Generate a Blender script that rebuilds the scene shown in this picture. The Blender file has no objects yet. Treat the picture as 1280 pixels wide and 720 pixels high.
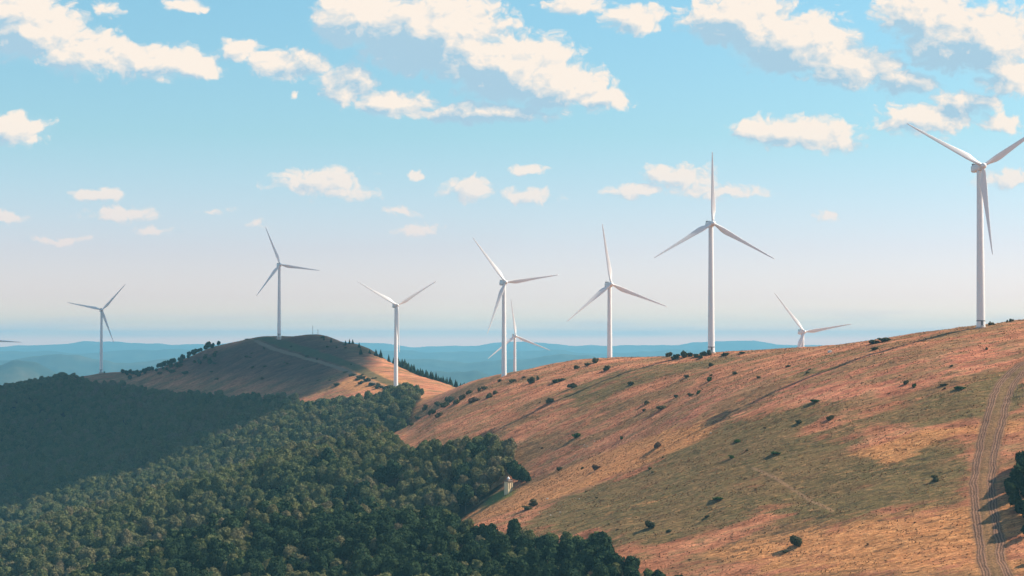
import bpy, math, random
import numpy as np

# ------------------------------------------------------------------ constants
F = 2200.0            # focal length in photo pixels (photo 1280 px wide)
HY = 425.0            # eye level in the photo
CZ = 600.0            # camera height above the valley datum
SUN_EL, SUN_AZ = 42.0, 12.0      # sun to the right, 12 deg beyond the sideways direction
sc = bpy.context.scene
COL = sc.collection
R = math.radians

# ------------------------------------------------------------------ camera
cam = bpy.data.cameras.new('camera'); cam.sensor_width = 36; cam.lens = F / 1280 * 36
cam.clip_start = 1; cam.clip_end = 120000
co = bpy.data.objects.new('camera', cam); COL.objects.link(co)
co.location = (0, 0, CZ); co.rotation_euler = (R(90) + math.atan((HY - 360) / F), 0, 0)
sc.camera = co

# ------------------------------------------------------------------ exposure
sc.view_settings.view_transform = 'Standard'; sc.view_settings.look = 'None'
EXPO = 0.70
sc.view_settings.exposure = EXPO; sc.view_settings.gamma = 1.0
sc.render.engine = 'CYCLES'
sc.cycles.max_bounces = 6; sc.cycles.diffuse_bounces = 3; sc.cycles.glossy_bounces = 2
sc.cycles.transmission_bounces = 3; sc.cycles.volume_bounces = 0
sc.cycles.use_denoising = True
sc.cycles.use_light_tree = False

# ------------------------------------------------------------------ sun
S = np.array([math.cos(R(SUN_AZ)) * math.cos(R(SUN_EL)), math.sin(R(SUN_AZ)) * math.cos(R(SUN_EL)), math.sin(R(SUN_EL))])
from mathutils import Vector
sl = bpy.data.lights.new('sun', 'SUN'); sl.energy = 5.0; sl.angle = R(0.53); sl.color = (1.0, 0.82, 0.62)
so = bpy.data.objects.new('sun', sl); COL.objects.link(so)
so.rotation_euler = Vector(S).to_track_quat('Z', 'Y').to_euler(); so.location = (2000, 400, 3000)

# ------------------------------------------------------------------ node helper
class NT:
    def __init__(s, tree): s.t = tree; s.n = tree.nodes; s.l = tree.links
    def new(s, typ, **kw):
        n = s.n.new(typ)
        for k, v in kw.items(): setattr(n, k, v)
        return n
    def put(s, sock, v):
        if isinstance(v, bpy.types.NodeSocket): s.l.new(v, sock)
        else: sock.default_value = v
    def m(s, op, a, b=0.0, c=None, clamp=False):
        n = s.new('ShaderNodeMath', operation=op); n.use_clamp = clamp
        s.put(n.inputs[0], a); s.put(n.inputs[1], b)
        if c is not None: s.put(n.inputs[2], c)
        return n.outputs[0]
    def v(s, op, a, b=None, c=None):
        n = s.new('ShaderNodeVectorMath', operation=op)
        s.put(n.inputs[0], a)
        if b is not None: s.put(n.inputs[1], b)
        if c is not None: s.put(n.inputs[2], c)
        return n.outputs['Value'] if op in ('LENGTH', 'DOT_PRODUCT', 'DISTANCE') else n.outputs[0]
    def ss(s, x, a, b):            # smoothstep
        n = s.new('ShaderNodeMapRange', interpolation_type='SMOOTHSTEP')
        s.put(n.inputs[0], x); s.put(n.inputs[1], a); s.put(n.inputs[2], b); return n.outputs[0]
    def mix(s, f, a, b, bt='MIX'):
        n = s.new('ShaderNodeMix', data_type='RGBA', blend_type=bt)
        s.put(n.inputs[0], f); s.put(n.inputs[6], a); s.put(n.inputs[7], b); return n.outputs[2]
    def noise(s, vec, scale, detail=4, rough=0.55, dist=0.0, dim='3D'):
        n = s.new('ShaderNodeTexNoise', noise_dimensions=dim); s.put(n.inputs['Vector'], vec)
        n.inputs['Scale'].default_value = scale; n.inputs['Detail'].default_value = detail
        n.inputs['Roughness'].default_value = rough; n.inputs['Distortion'].default_value = dist
        return n.outputs[0]
    def ramp(s, x, stops, interp='LINEAR'):
        n = s.new('ShaderNodeValToRGB'); n.color_ramp.interpolation = interp; cr = n.color_ramp
        while len(cr.elements) < len(stops): cr.elements.new(0.5)
        for e, (p, c) in zip(cr.elements, stops): e.position = p; e.color = (*c, 1)
        s.put(n.inputs[0], x); return n.outputs[0]
    def attr(s, name, typ='GEOMETRY'):
        n = s.new('ShaderNodeAttribute', attribute_name=name, attribute_type=typ); return n

# ------------------------------------------------------------------ sky
SKY_STRENGTH = 0.085
# cloud puffs: bearing and height of each in hundredths-of-focal units (u to the right, v downward), radii, weight
PUFFS = [(40,38,80,46,1),(110,66,72,32,1),(190,76,88,26,1),(15,12,70,34,1),(240,86,42,13,1),
 (300,62,32,18,.9),(360,80,62,22,1),(430,106,42,30,1),(490,128,60,20,1),
 (450,22,70,42,1.1),(540,40,115,62,1.2),(640,84,95,50,1.2),(700,106,80,34,1.1),(600,140,120,15,.9),(755,122,42,18,.9),
 (715,4,52,14,.8),(790,20,46,20,.9),(930,22,85,42,1.1),(1000,52,92,46,1.1),(1070,82,75,32,1),(1130,100,50,18,.7),
 (1160,16,70,40,1),(1235,46,84,52,1.1),(1265,95,50,30,.9),(1185,64,60,30,.8),(1160,148,76,24,.9),(1205,128,50,20,.8),(1255,152,40,14,.6),
 (1000,165,86,25,.9),(948,160,36,18,.8),(1052,178,36,14,.7),(8,160,66,22,1),
 (122,243,44,11,.8),(148,268,48,12,.6),(8,272,26,12,.8),(70,300,44,5,.35),(200,288,30,6,.35),
 (395,226,66,19,.75),(430,242,44,10,.5),(517,219,16,8,.5),(590,236,34,20,.65),(655,210,26,8,.5),(662,246,46,12,.55),
 (500,263,28,7,.45),(520,287,34,9,.4),(845,218,54,19,.75),(905,240,62,12,.5),(792,240,34,10,.7),(1036,270,22,8,.5),
 (1262,222,44,15,.7),(323,280,12,8,.4),(132,8,22,12,.5),(232,4,36,10,.7),(370,118,10,6,.5),(270,264,22,4,.3)]
w = bpy.data.worlds.new('World'); sc.world = w; w.use_nodes = True
w.cycles.sampling_method = 'MANUAL'; w.cycles.sample_map_resolution = 512
g = NT(w.node_tree); g.n.clear()
# density group
dg_ = bpy.data.node_groups.new('cloud_density', 'ShaderNodeTree')
dg_.interface.new_socket('P', in_out='INPUT', socket_type='NodeSocketVector')
dg_.interface.new_socket('D', in_out='OUTPUT', socket_type='NodeSocketFloat')
dg_.interface.new_socket('B', in_out='OUTPUT', socket_type='NodeSocketFloat')
q = NT(dg_); gi = q.new('NodeGroupInput'); go = q.new('NodeGroupOutput'); P = gi.outputs[0]
wn = q.new('ShaderNodeTexNoise', noise_dimensions='2D'); q.put(wn.inputs['Vector'], P); wn.inputs['Scale'].default_value = 2.6; wn.inputs['Detail'].default_value = 3
warp = q.v('MULTIPLY', q.v('SUBTRACT', wn.outputs['Color'], (.5, .5, .5)), (.42, .18, 0))
PW = q.v('ADD', P, warp)
acc = None
for (cx, cy, rx, ry, wt) in PUFFS:
    d = q.v('LENGTH', q.v('MULTIPLY_ADD', PW, (100 / rx, 100 / ry, 0), (-cx / rx, -cy / ry, 0)))
    e = q.m('MULTIPLY_ADD', d, -wt, wt)
    if acc is None: acc = e
    else:
        n = q.new('ShaderNodeMath', operation='SMOOTH_MAX'); q.put(n.inputs[0], acc); q.put(n.inputs[1], e); n.inputs[2].default_value = .12
        acc = n.outputs[0]
PA = q.v('MULTIPLY', PW, (1.0, 1.35, 1.0))
vo = q.new('ShaderNodeTexVoronoi', voronoi_dimensions='2D', feature='F1'); q.put(vo.inputs['Vector'], PA)
vo.inputs['Scale'].default_value = 5.0; vo.inputs['Detail'].default_value = 2; vo.inputs['Roughness'].default_value = .55
nz = q.noise(PA, 3.0, 6, .57, dim='2D')
puff = q.m('SUBTRACT', .48, vo.outputs['Distance'])
D = q.m('ADD', q.m('MULTIPLY_ADD', acc, 1.7, .05), q.m('MULTIPLY', q.m('SUBTRACT', nz, .5), 1.25))
D = q.m('ADD', D, q.m('MULTIPLY', puff, .55))
q.l.new(D, go.inputs[0]); q.l.new(acc, go.inputs[1])

tc = g.new('ShaderNodeTexCoord'); sep = g.new('ShaderNodeSeparateXYZ'); g.l.new(tc.outputs['Generated'], sep.inputs[0])
X, Y, Z = sep.outputs
Yc = g.m('MAXIMUM', Y, .15)
U = g.m('MULTIPLY_ADD', g.m('DIVIDE', X, Yc), 22.0, 6.4)
V = g.m('MULTIPLY_ADD', g.m('DIVIDE', Z, Yc), -22.0, 4.25)
cb = g.new('ShaderNodeCombineXYZ'); g.put(cb.inputs[0], U); g.put(cb.inputs[1], V); PV = cb.outputs[0]
def dens(p):
    n = g.new('ShaderNodeGroup'); n.node_tree = dg_; g.put(n.inputs[0], p); return n.outputs
D0 = dens(PV); D1 = dens(g.v('ADD', PV, (.13, -.11, 0))); BR = None      # how much cloud stands between this point and the sun, from the broad shapes only
PL = g.v('ADD', PV, (.50, -.40, 0))
for (cx, cy, rx, ry, wt) in PUFFS:
    if rx * ry < 1500: continue
    e = g.m('MULTIPLY_ADD', g.v('LENGTH', g.v('MULTIPLY_ADD', PL, (100 / rx, 100 / ry, 0), (-cx / rx, -cy / ry, 0))), -wt, wt)
    BR = e if BR is None else g.m('MAXIMUM', BR, e)
alpha = g.ss(D0[0], -.18, .46)
lit = g.m('MULTIPLY_ADD', g.m('SUBTRACT', D0[0], D1[0]), .85, .76)
lit = g.m('SUBTRACT', lit, g.m('MULTIPLY', g.ss(BR, -.05, .65), .80), clamp=True)
sky = g.new('ShaderNodeTexSky', sky_type='NISHITA'); sky.sun_disc = False
sky.sun_elevation = R(SUN_EL); sky.sun_rotation = math.atan2(S[0], S[1]); sky.altitude = 1200; sky.air_density = 1.0; sky.dust_density = 1.2; sky.ozone_density = 1.0
el = g.m('MULTIPLY', Z, 5.0, clamp=True)      # 0..0.2 in z = 0..11.5 deg
tint = g.ramp(el, [(0, (3.6, 1.85, 1.45)), (.016, (2.4, 1.55, 1.35)), (.05, (1.45, 1.18, 1.18)), (.12, (1.24, 1.0, 1.12)), (.26, (1.12, .96, 1.05)), (.58, (.90, 1.09, 1.0)), (.95, (.92, 1.25, 1.13))])
base = g.mix(1.0, sky.outputs[0], tint, 'MULTIPLY')
# clouds are lit by the same sun: warm white where lit, blue-grey in their own shade (sky radiance units)
K = 1 / SKY_STRENGTH / 2 ** EXPO
ccol = g.mix(lit, (.42 * K, .62 * K, .76 * K, 1), (1.02 * K, .90 * K, .79 * K, 1))
# distant cloud thins into the air near the horizon
low = g.ss(Z, .02, .13)
ccol = g.mix(low, g.mix(.75, ccol, (.97 * K, .80 * K, .77 * K, 1)), ccol)
ccol = g.mix(g.m('MULTIPLY_ADD', low, .40, .60), base, ccol)
# faint streaks of distant cloud low on the horizon
sn = g.noise(g.v('MULTIPLY', PV, (.30, 4.0, 1)), 1.5, 4, .5)
streak = g.m('MULTIPLY', g.m('MULTIPLY', g.ss(sn, .48, .68), g.ss(Z, .0, .004)), g.m('SUBTRACT', 1, g.ss(Z, .010, .022)))
base = g.mix(g.m('MULTIPLY', streak, .45), base, (.86 * K, .74 * K, .74 * K, 1))
front = g.ss(Y, .3, .5)
veil = g.m('MULTIPLY', g.m('MULTIPLY', g.ss(D0[1], -.05, .55), .62), front)       # thin shaded cloud between the bright heads
base = g.mix(veil, base, (.50 * K, .71 * K, .82 * K, 1))
final = g.mix(g.m('MULTIPLY', alpha, front), base, ccol)
bg = g.new('ShaderNodeBackground'); g.put(bg.inputs[0], final); bg.inputs[1].default_value = SKY_STRENGTH
ow = g.new('ShaderNodeOutputWorld'); g.l.new(bg.outputs[0], ow.inputs[0])

# ------------------------------------------------------------------ numeric noise
_rng = np.random.RandomState(7)
_perm = _rng.permutation(512); _perm = np.concatenate([_perm, _perm]); _grad = _rng.rand(512) * 2 * np.pi
def pn(x, y):
    xi = np.floor(x).astype(np.int64); yi = np.floor(y).astype(np.int64); fx = x - xi; fy = y - yi
    u = fx * fx * fx * (fx * (fx * 6 - 15) + 10); v = fy * fy * fy * (fy * (fy * 6 - 15) + 10)
    def gr(ix, iy, dx, dy):
        a = _grad[_perm[(_perm[ix & 511] + iy) & 511]]; return np.cos(a) * dx + np.sin(a) * dy
    a = gr(xi, yi, fx, fy); b = gr(xi + 1, yi, fx - 1, fy); c = gr(xi, yi + 1, fx, fy - 1); d = gr(xi + 1, yi + 1, fx - 1, fy - 1)
    return 1.4 * ((a + (b - a) * u) + ((c + (d - c) * u) - (a + (b - a) * u)) * v)
def fbm(x, y, o=4, gain=.5):
    s = 0; a = 1
    for i in range(o): s = s + a * pn(x + 17.3 * i, y - 9.1 * i); x = x * 2.03; y = y * 2.03; a *= gain
    return s
def sst(a, b, x):
    t = np.clip((x - a) / (b - a), 0, 1); return t * t * (3 - 2 * t)

# ------------------------------------------------------------------ terrain
def W(px, py, d, dz=0.0): return ((px - 640) / F * d, d, (HY - py) / F * d + dz)
TH = 10.5      # how far the canopy stands above the ground
# bare ground seen (bearing, height, distance in metres), then canopy tops
G_ = [(1280,403,930),(1227,408,880),(1130,421,960),(1040,433,1010),(960,439,1050),(889,441,1098),(830,446,1170),(760,452,1300),(700,467,1350),(628,479,1412),
  (580,494,1440),(540,516,1340),(500,541,1240),(1280,440,812),(1250,500,761),(1240,560,719),(1240,610,686),(1240,720,620),(1100,460,839),(1100,520,778),
  (1100,600,718),(1100,720,640),(1000,470,873),(1000,540,790),(1000,620,725),(1000,720,656),(902,502,880),(900,560,806),(900,630,742),(900,720,674),
  (902,462,1007),(820,480,1031),(820,520,945),(820,570,836),(820,630,767),(760,480,1076),(760,520,1006),(760,572,892),(700,500,1081),(700,545,1013),
  (594,548,1072),(650,520,1081),(660,560,1019),(560,542,1114),(700,598,913),(640,622,941),(600,638,953),(565,650,960),(640,652,819),(700,650,791),
  (760,640,778),(628,500,1146),(850,690,707),(800,680,727),(180,466,2200),(215,455,2150),(260,436,2100),(320,423,2050),(395,417,1980),(440,428,1900),
  (480,447,1850),(520,468,1800),(560,482,1750),(585,490,1720),(300,465,1930),(250,462,2030),(350,470,1850),(400,470,1783),(400,445,1880),(330,445,1960),
  (495,489,1654),(440,485,1702),(540,497,1503),(130,466,2230),(560,505,1451)]
C_ = [(0,487,2300),(40,476,2300),(75,469,2280),(180,474,2050),(120,472,2150),(250,479,1930),(300,482,1840),(350,485,1760),(400,491,1680),(470,496,1582),
  (-150,520,2300),(0,560,1848),(100,540,1867),(200,540,1750),(300,530,1663),(400,522,1573),(500,510,1487),(440,535,1500),(200,590,1564),(100,620,1543),
  (0,660,1471),(-150,640,1582),(300,570,1538),(0,600,1674),(480,548,1130),(560,550,1062),(400,556,1180),(300,583,1200),(200,615,1220),(100,650,1230),
  (0,690,1240),(-150,740,1058),(400,620,1052),(300,640,1072),(500,610,1014),(100,700,1053),(600,610,960),(500,640,885),(420,628,900),(340,645,915),
  (280,672,925),(200,706,935),(600,675,758),(700,690,715),(780,706,683),(860,725,653),(500,720,732),(300,740,751),(400,900,581),(0,900,618),
  (100,780,744),(700,800,623),(-200,850,695)]
PTS = [W(*p) for p in G_] + [W(p[0], p[1], p[2], -TH) for p in C_]
# ground the photo does not show: x, y, z relative to the eye
PTS += [(-96,960,-121),(-152,978,-138),(-200,995,-151),(-51,945,-112),
 (-140,1280,-121),(-202,1300,-143),(-266,1320,-164),(-331,1340,-181),(-399,1370,-174),(-70,1340,-100),(-40,1420,-95),(60,1560,-72),(150,1500,-62),(269,1570,-73),(2,2090,-75),(420,1150,-25),(330,1150,-30),(250,1250,-50),(180,1350,-52),(500,1500,-120),
 (300,1900,-150),(100,1850,-130),(-50,1850,-100),(-100,2050,-90),(-620,2150,-74),(-800,2300,-110),
 (-200,2300,-60),(-350,2400,-75),(-500,2500,-120),(0,2500,-170),(300,2500,-240),(800,2000,-260),(-900,1800,-160),(-900,1300,-190),(-800,800,-170),
 (-500,700,-150),(-300,400,-160),(0,400,-150),(300,450,-110),(600,500,-60),(500,900,20),(700,1200,-50),(900,900,-40),(1100,1500,-220),
 (-1300,2000,-250),(-700,3000,-300),(0,3000,-320),(700,3000,-340),(1500,2500,-320),(-1500,3000,-340),(1500,1000,-150),(1500,300,-150),(-1200,300,-240)]
PTS = np.array(PTS)
_sc = 1000.0
def _k(r2): return np.where(r2 > 1e-12, .5 * r2 * np.log(np.maximum(r2, 1e-12)), 0)
def _solve():
    n = len(PTS); p = PTS[:, :2] / _sc
    A = _k(((p[:, None] - p[None]) ** 2).sum(-1)) + np.eye(n) * 6e-4
    Q = np.c_[np.ones(n), p]; M = np.zeros((n + 3, n + 3)); M[:n, :n] = A; M[:n, n:] = Q; M[n:, :n] = Q.T
    return np.linalg.solve(M, np.r_[PTS[:, 2], 0, 0, 0])
_w = _solve()
def tps(x, y):
    p = PTS[:, :2] / _sc; X = x / _sc; Y = y / _sc; s = _w[-3] + _w[-2] * X + _w[-1] * Y
    for i in range(len(p)): s = s + _w[i] * _k((X - p[i, 0]) ** 2 + (Y - p[i, 1]) ** 2)
    return s
def far_z(x, y):
    d = np.hypot(x, y); a = x / np.maximum(y, 1.0)
    z = -480 + 60 * fbm(x / 1500, y / 1500, 4)
    for (dist, py, amp, wid, sd) in ((6500, 486, 14, 900, 1.3), (9500, 463, 14, 1200, 5.1), (13500, 449, 9, 1600, 9.7), (18500, 438, 6.0, 2200, 14.2), (25000, 429.5, 5.5, 2200, 22.8)):
        dd = dist + 450 * pn(a * 5 + sd, sd * np.ones_like(a))
        crest = (HY - (py + amp * fbm(a * 17 + sd * 3, sd * np.ones_like(a), 4, .5))) / F * dd
        wob = 1 + .55 * fbm(x / 900 + sd, y / 900, 5)
        h = np.exp(-np.abs((d - dd) / (wid * np.clip(wob, .5, 1.6))) ** 1.5)
        z = np.maximum(z, -500 + (crest + 500) * h)
    return z
def poly_d(x, y, pts, closed=True):      # distance to polyline, and inside flag
    P = np.array(pts); n = len(P); dm = np.full(np.shape(x), 1e9); ins = np.zeros(np.shape(x), bool)
    for i in range(n if closed else n - 1):
        ax, ay = P[i]; bx, by = P[(i + 1) % n]; ex, ey = bx - ax, by - ay
        t = np.clip(((x - ax) * ex + (y - ay) * ey) / (ex * ex + ey * ey), 0, 1)
        dm = np.minimum(dm, np.hypot(x - ax - t * ex, y - ay - t * ey))
        if closed: ins ^= ((ay > y) != (by > y)) & (x < ex * (y - ay) / (by - ay + 1e-12) + ax)
    return dm, ins
def PD(px, d): return ((px - 640) / F * d, d)
FOREST = [PD(*p) for p in [(1010,520),(975,560),(925,625),(875,655),(820,682),(750,722),(700,748),(655,770),(612,790),(582,812),(562,845),(550,890),(548,925),(558,948),(585,957),(612,968),(634,984),(642,1000),
   (641,1025),(620,1036),(590,1045),(560,1062),(520,1095),(492,1140),(480,1200),(488,1300),(500,1420),(530,1540),(520,1600),(470,1620),(400,1665),(350,1745),(300,1815),(250,1905),(180,2030),(120,2140),
   (75,2270),(0,2330),(-120,2420),(-500,2400),(-900,1800),(-1200,900),(-1200,300),(1000,300)]]
BLEND0, BLEND1 = 2500., 3600.
def H(x, y, fine=True):
    x = np.asarray(x, float); y = np.asarray(y, float)
    t = sst(BLEND0, BLEND1, y)
    near = tps(x, np.minimum(y, 3700.)); z = near * (1 - t)
    if np.any(t > 0): z = z + far_z(x, y) * t
    k = 1 - sst(2400, 3200, y)
    z = z + k * (1.1 * fbm(x / 70, y / 70, 3) + .35 * fbm(x / 16, y / 16, 3))
    u = (.95 * x - .30 * y); v = (.30 * x + .95 * y)
    z = z + k * .42 * (1 - np.abs(pn(u / 60, v / 7.5 + .8 * pn(u / 40, v / 40))) * 2)    # sheep terraces along the slope
    fo = sst(0, 1, (560 - (x / np.maximum(y, 1) * F + 640)) / 60) * (1 - sst(1500, 1750, y))
    z = z + fo * 5.0 * fbm(x / 105 + 3.1, y / 105, 3)      # gullies and knolls under the wood
    if fine: z = z + k * .12 * fbm(u / 6, v / 2.2, 2)
    return z + CZ
def hit(px, py, d0=520, d1=3600):
    d = np.arange(d0, d1, 1.5); x = (px - 640) / F * d; z = (HY - py) / F * d + CZ
    h = H(x, d, False); i = np.argmax(h >= z)
    return (x[i], d[i]) if h[i] >= z[i] else None
def ground(x, y): return float(H(np.array([x]), np.array([y]))[0])

# fan-shaped sheet: fine where the photo looks closely, coarse elsewhere
ang = np.concatenate([np.linspace(-.95, -.37, 60)[:-1], np.linspace(-.37, .34, 1150), np.linspace(.34, .95, 60)[1:]])
rad = np.concatenate([np.linspace(40, 560, 70)[:-1], np.arange(560, 1500, 1.35), np.arange(1500, 2500, 3.2), 2500 * (28500 / 2500) ** np.linspace(0, 1, 360)])
AX, RY = np.meshgrid(ang, rad); gx = AX * RY; gy = RY
gz = np.empty_like(gx)
for i in range(0, gx.shape[0], 64): gz[i:i+64] = H(gx[i:i+64], gy[i:i+64])
nr, na = gx.shape

TRACK_PX = [(1335,441),(1302,449),(1281,458),(1267,470),(1256,484),(1248,504),(1241,530),(1233,560),(1227,600),(1229,640),(1236,680),(1243,719)]
def track_line():
    return [hit(*p) for p in TRACK_PX]
TRACK = track_line(); TRACK = TRACK + [(TRACK[-1][0] + 2, 560.0)]
def catmull(P, n=10):
    P = [np.array(p) for p in P]; out = []
    for i in range(len(P) - 1):
        a, b, c, d = P[max(i-1, 0)], P[i], P[i+1], P[min(i+2, len(P)-1)]
        for t in np.arange(n) / n: out.append(.5 * ((2*b) + (c-a)*t + (2*a-5*b+4*c-d)*t*t + (3*b-a-3*c+d)*t**3))
    out.append(P[-1]); return out
TRACK = catmull(TRACK, 5)
def sdist(x, y, line):
    P = np.array(line); dm = np.full(np.shape(x), 1e9); sg = np.zeros(np.shape(x))
    for i in range(len(P) - 1):
        ax, ay = P[i]; ex, ey = P[i+1] - P[i]; L = math.hypot(ex, ey)
        t = np.clip(((x - ax) * ex + (y - ay) * ey) / (L * L), 0, 1); dx = x - ax - t * ex; dy = y - ay - t * ey
        d = np.hypot(dx, dy); c = d < dm; dm = np.where(c, d, dm); sg = np.where(c, (dx * ey - dy * ex) / L, sg)
    return np.where(dm < 60, np.sign(sg) * dm, 60.)
# soil and plant cover, as soft patches in metres: green turf, pale straw, red-brown heath
def patch(pts, soft=10.):
    line = [hit(*p) for p in pts]; dm, ins = poly_d(gx, gy, line)
    return sst(-soft, soft, np.where(ins, dm, -dm))
fdm, fins = poly_d(gx, gy, FOREST)
a_for = sst(-3, 3, np.where(fins, fdm, -fdm))
a_green = patch([(640,660),(700,625),(800,590),(850,560),(920,525),(990,508),(1040,505),(1010,540),(1100,560),(1200,530),(1215,600),(1210,640),(1100,640),(1080,655),(960,640),(900,665),(800,690),(700,660)], 16)
a_green = np.maximum(a_green, patch([(1050,535),(1120,505),(1200,490),(1240,470),(1280,460),(1280,510),(1250,525),(1150,535)], 10) * .9)
a_green = np.maximum(a_green, patch([(700,492),(760,466),(820,455),(900,448),(930,447),(860,470),(780,490),(720,510)], 10) * .75)
a_green = np.maximum(a_green, patch([(980,455),(1060,436),(1120,428),(1080,450),(1000,475)], 7) * .6)
a_gold = patch([(560,650),(640,615),(760,562),(860,535),(900,520),(880,548),(800,582),(700,620),(640,640)], 7)
a_red = patch([(215,462),(300,432),(395,420),(440,432),(400,480),(300,472)], 20) * .9
a_gold = np.maximum(a_gold, patch([(420,485),(440,462),(480,465),(530,485),(545,497),(470,494)], 12) * .8)
a_gold = np.maximum(a_gold, patch([(1050,570),(1120,545),(1200,530),(1278,528),(1278,545),(1200,548),(1110,580)], 6) * .9)
a_gold = np.maximum(a_gold, patch([(1100,650),(1200,630),(1278,640),(1278,716),(960,716),(900,690),(1000,668)], 14) * .9)
a_red = np.maximum(a_red, patch([(800,560),(860,500),(980,470),(1100,440),(1230,425),(1278,430),(1278,455),(1180,480),(1080,505),(980,505),(900,530)], 12))
MEADOW = [hit(*p) for p in [(604,634),(640,619),(646,612),(632,611),(606,622)]]
meadow = poly_d(gx, gy, MEADOW)
a_mead = sst(-3, 3, np.where(meadow[1], meadow[0], -meadow[0]))
a_far = sst(2300, 2600, gy)
a_track = sdist(gx, gy, TRACK)
ROAD2 = [hit(*p) for p in [(320,426),(335,433),(355,440),(385,449),(415,457),(440,467),(465,478),(497,488)]]
a_road = sdist(gx, gy, catmull(ROAD2, 6))
# faint foot tracks across the slope
TRAILS = [[(700,585),(760,555),(830,525),(900,497),(960,482)],[(640,560),(700,530),(760,505)],[(940,585),(985,610),(1040,640)],[(660,600),(720,575),(800,545)]]
a_trail = np.full(gx.shape, 60.)
for t in TRAILS:
    a_trail = np.minimum(a_trail, np.abs(sdist(gx, gy, catmull([hit(*p) for p in t], 4))))
# wheel ruts are real hollows
rut = np.zeros_like(gx)
for c, w_, dpt in ((-5.2, .5, .14), (-3.4, .5, .16), (-1.2, .4, .08), (1.4, .45, .12), (3.3, .45, .12), (5.0, .4, .06)):
    rut -= dpt * np.exp(-((a_track - c) / w_) ** 2)
gz = gz + rut

def new_mesh(name, verts, faces_flat, loop_tot, smooth=True):
    me = bpy.data.meshes.new(name); nv = len(verts); nf = len(loop_tot)
    me.vertices.add(nv); me.vertices.foreach_set('co', np.asarray(verts, np.float32).ravel())
    me.loops.add(len(faces_flat)); me.loops.foreach_set('vertex_index', np.asarray(faces_flat, np.int32))
    me.polygons.add(nf); ls = np.concatenate([[0], np.cumsum(loop_tot)[:-1]]).astype(np.int32)
    me.polygons.foreach_set('loop_start', ls)
    me.polygons.foreach_set('use_smooth', np.full(nf, smooth)); me.update(calc_edges=True); return me
def grid_faces(nr, na, close=False):
    i, j = np.meshgrid(np.arange(nr - 1), np.arange(na if close else na - 1), indexing='ij'); j2 = (j + 1) % na
    return np.stack([i * na + j, i * na + j2, (i + 1) * na + j2, (i + 1) * na + j], -1).reshape(-1)
ff = grid_faces(nr, na)
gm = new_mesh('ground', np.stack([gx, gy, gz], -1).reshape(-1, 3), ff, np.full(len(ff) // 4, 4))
a_hill_shade = patch([(180,467),(215,456),(262,437),(320,425),(395,419),(438,430),(448,445),(420,466),(390,484),(300,473)], 25)  # far hill area whose ground colour is darkened to deepen the cloud shade
for nm, arr in (('scrub', a_hill_shade), ('forest', a_for), ('green', a_green), ('gold', a_gold), ('red', a_red), ('meadow', a_mead), ('far', a_far), ('track', a_track), ('road', a_road), ('trail', a_trail)):
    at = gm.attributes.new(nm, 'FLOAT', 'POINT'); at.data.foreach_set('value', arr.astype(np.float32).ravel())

def obj(name, me, mat=None, parent=None, label=None, cat=None, group=None, kind=None):
    o = bpy.data.objects.new(name, me); COL.objects.link(o)
    if mat and me is not None: me.materials.clear(); me.materials.append(mat)
    if parent: o.parent = parent
    if label: o['label'] = label
    if cat: o['category'] = cat
    if group: o['group'] = group
    if kind: o['kind'] = kind
    return o

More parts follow.
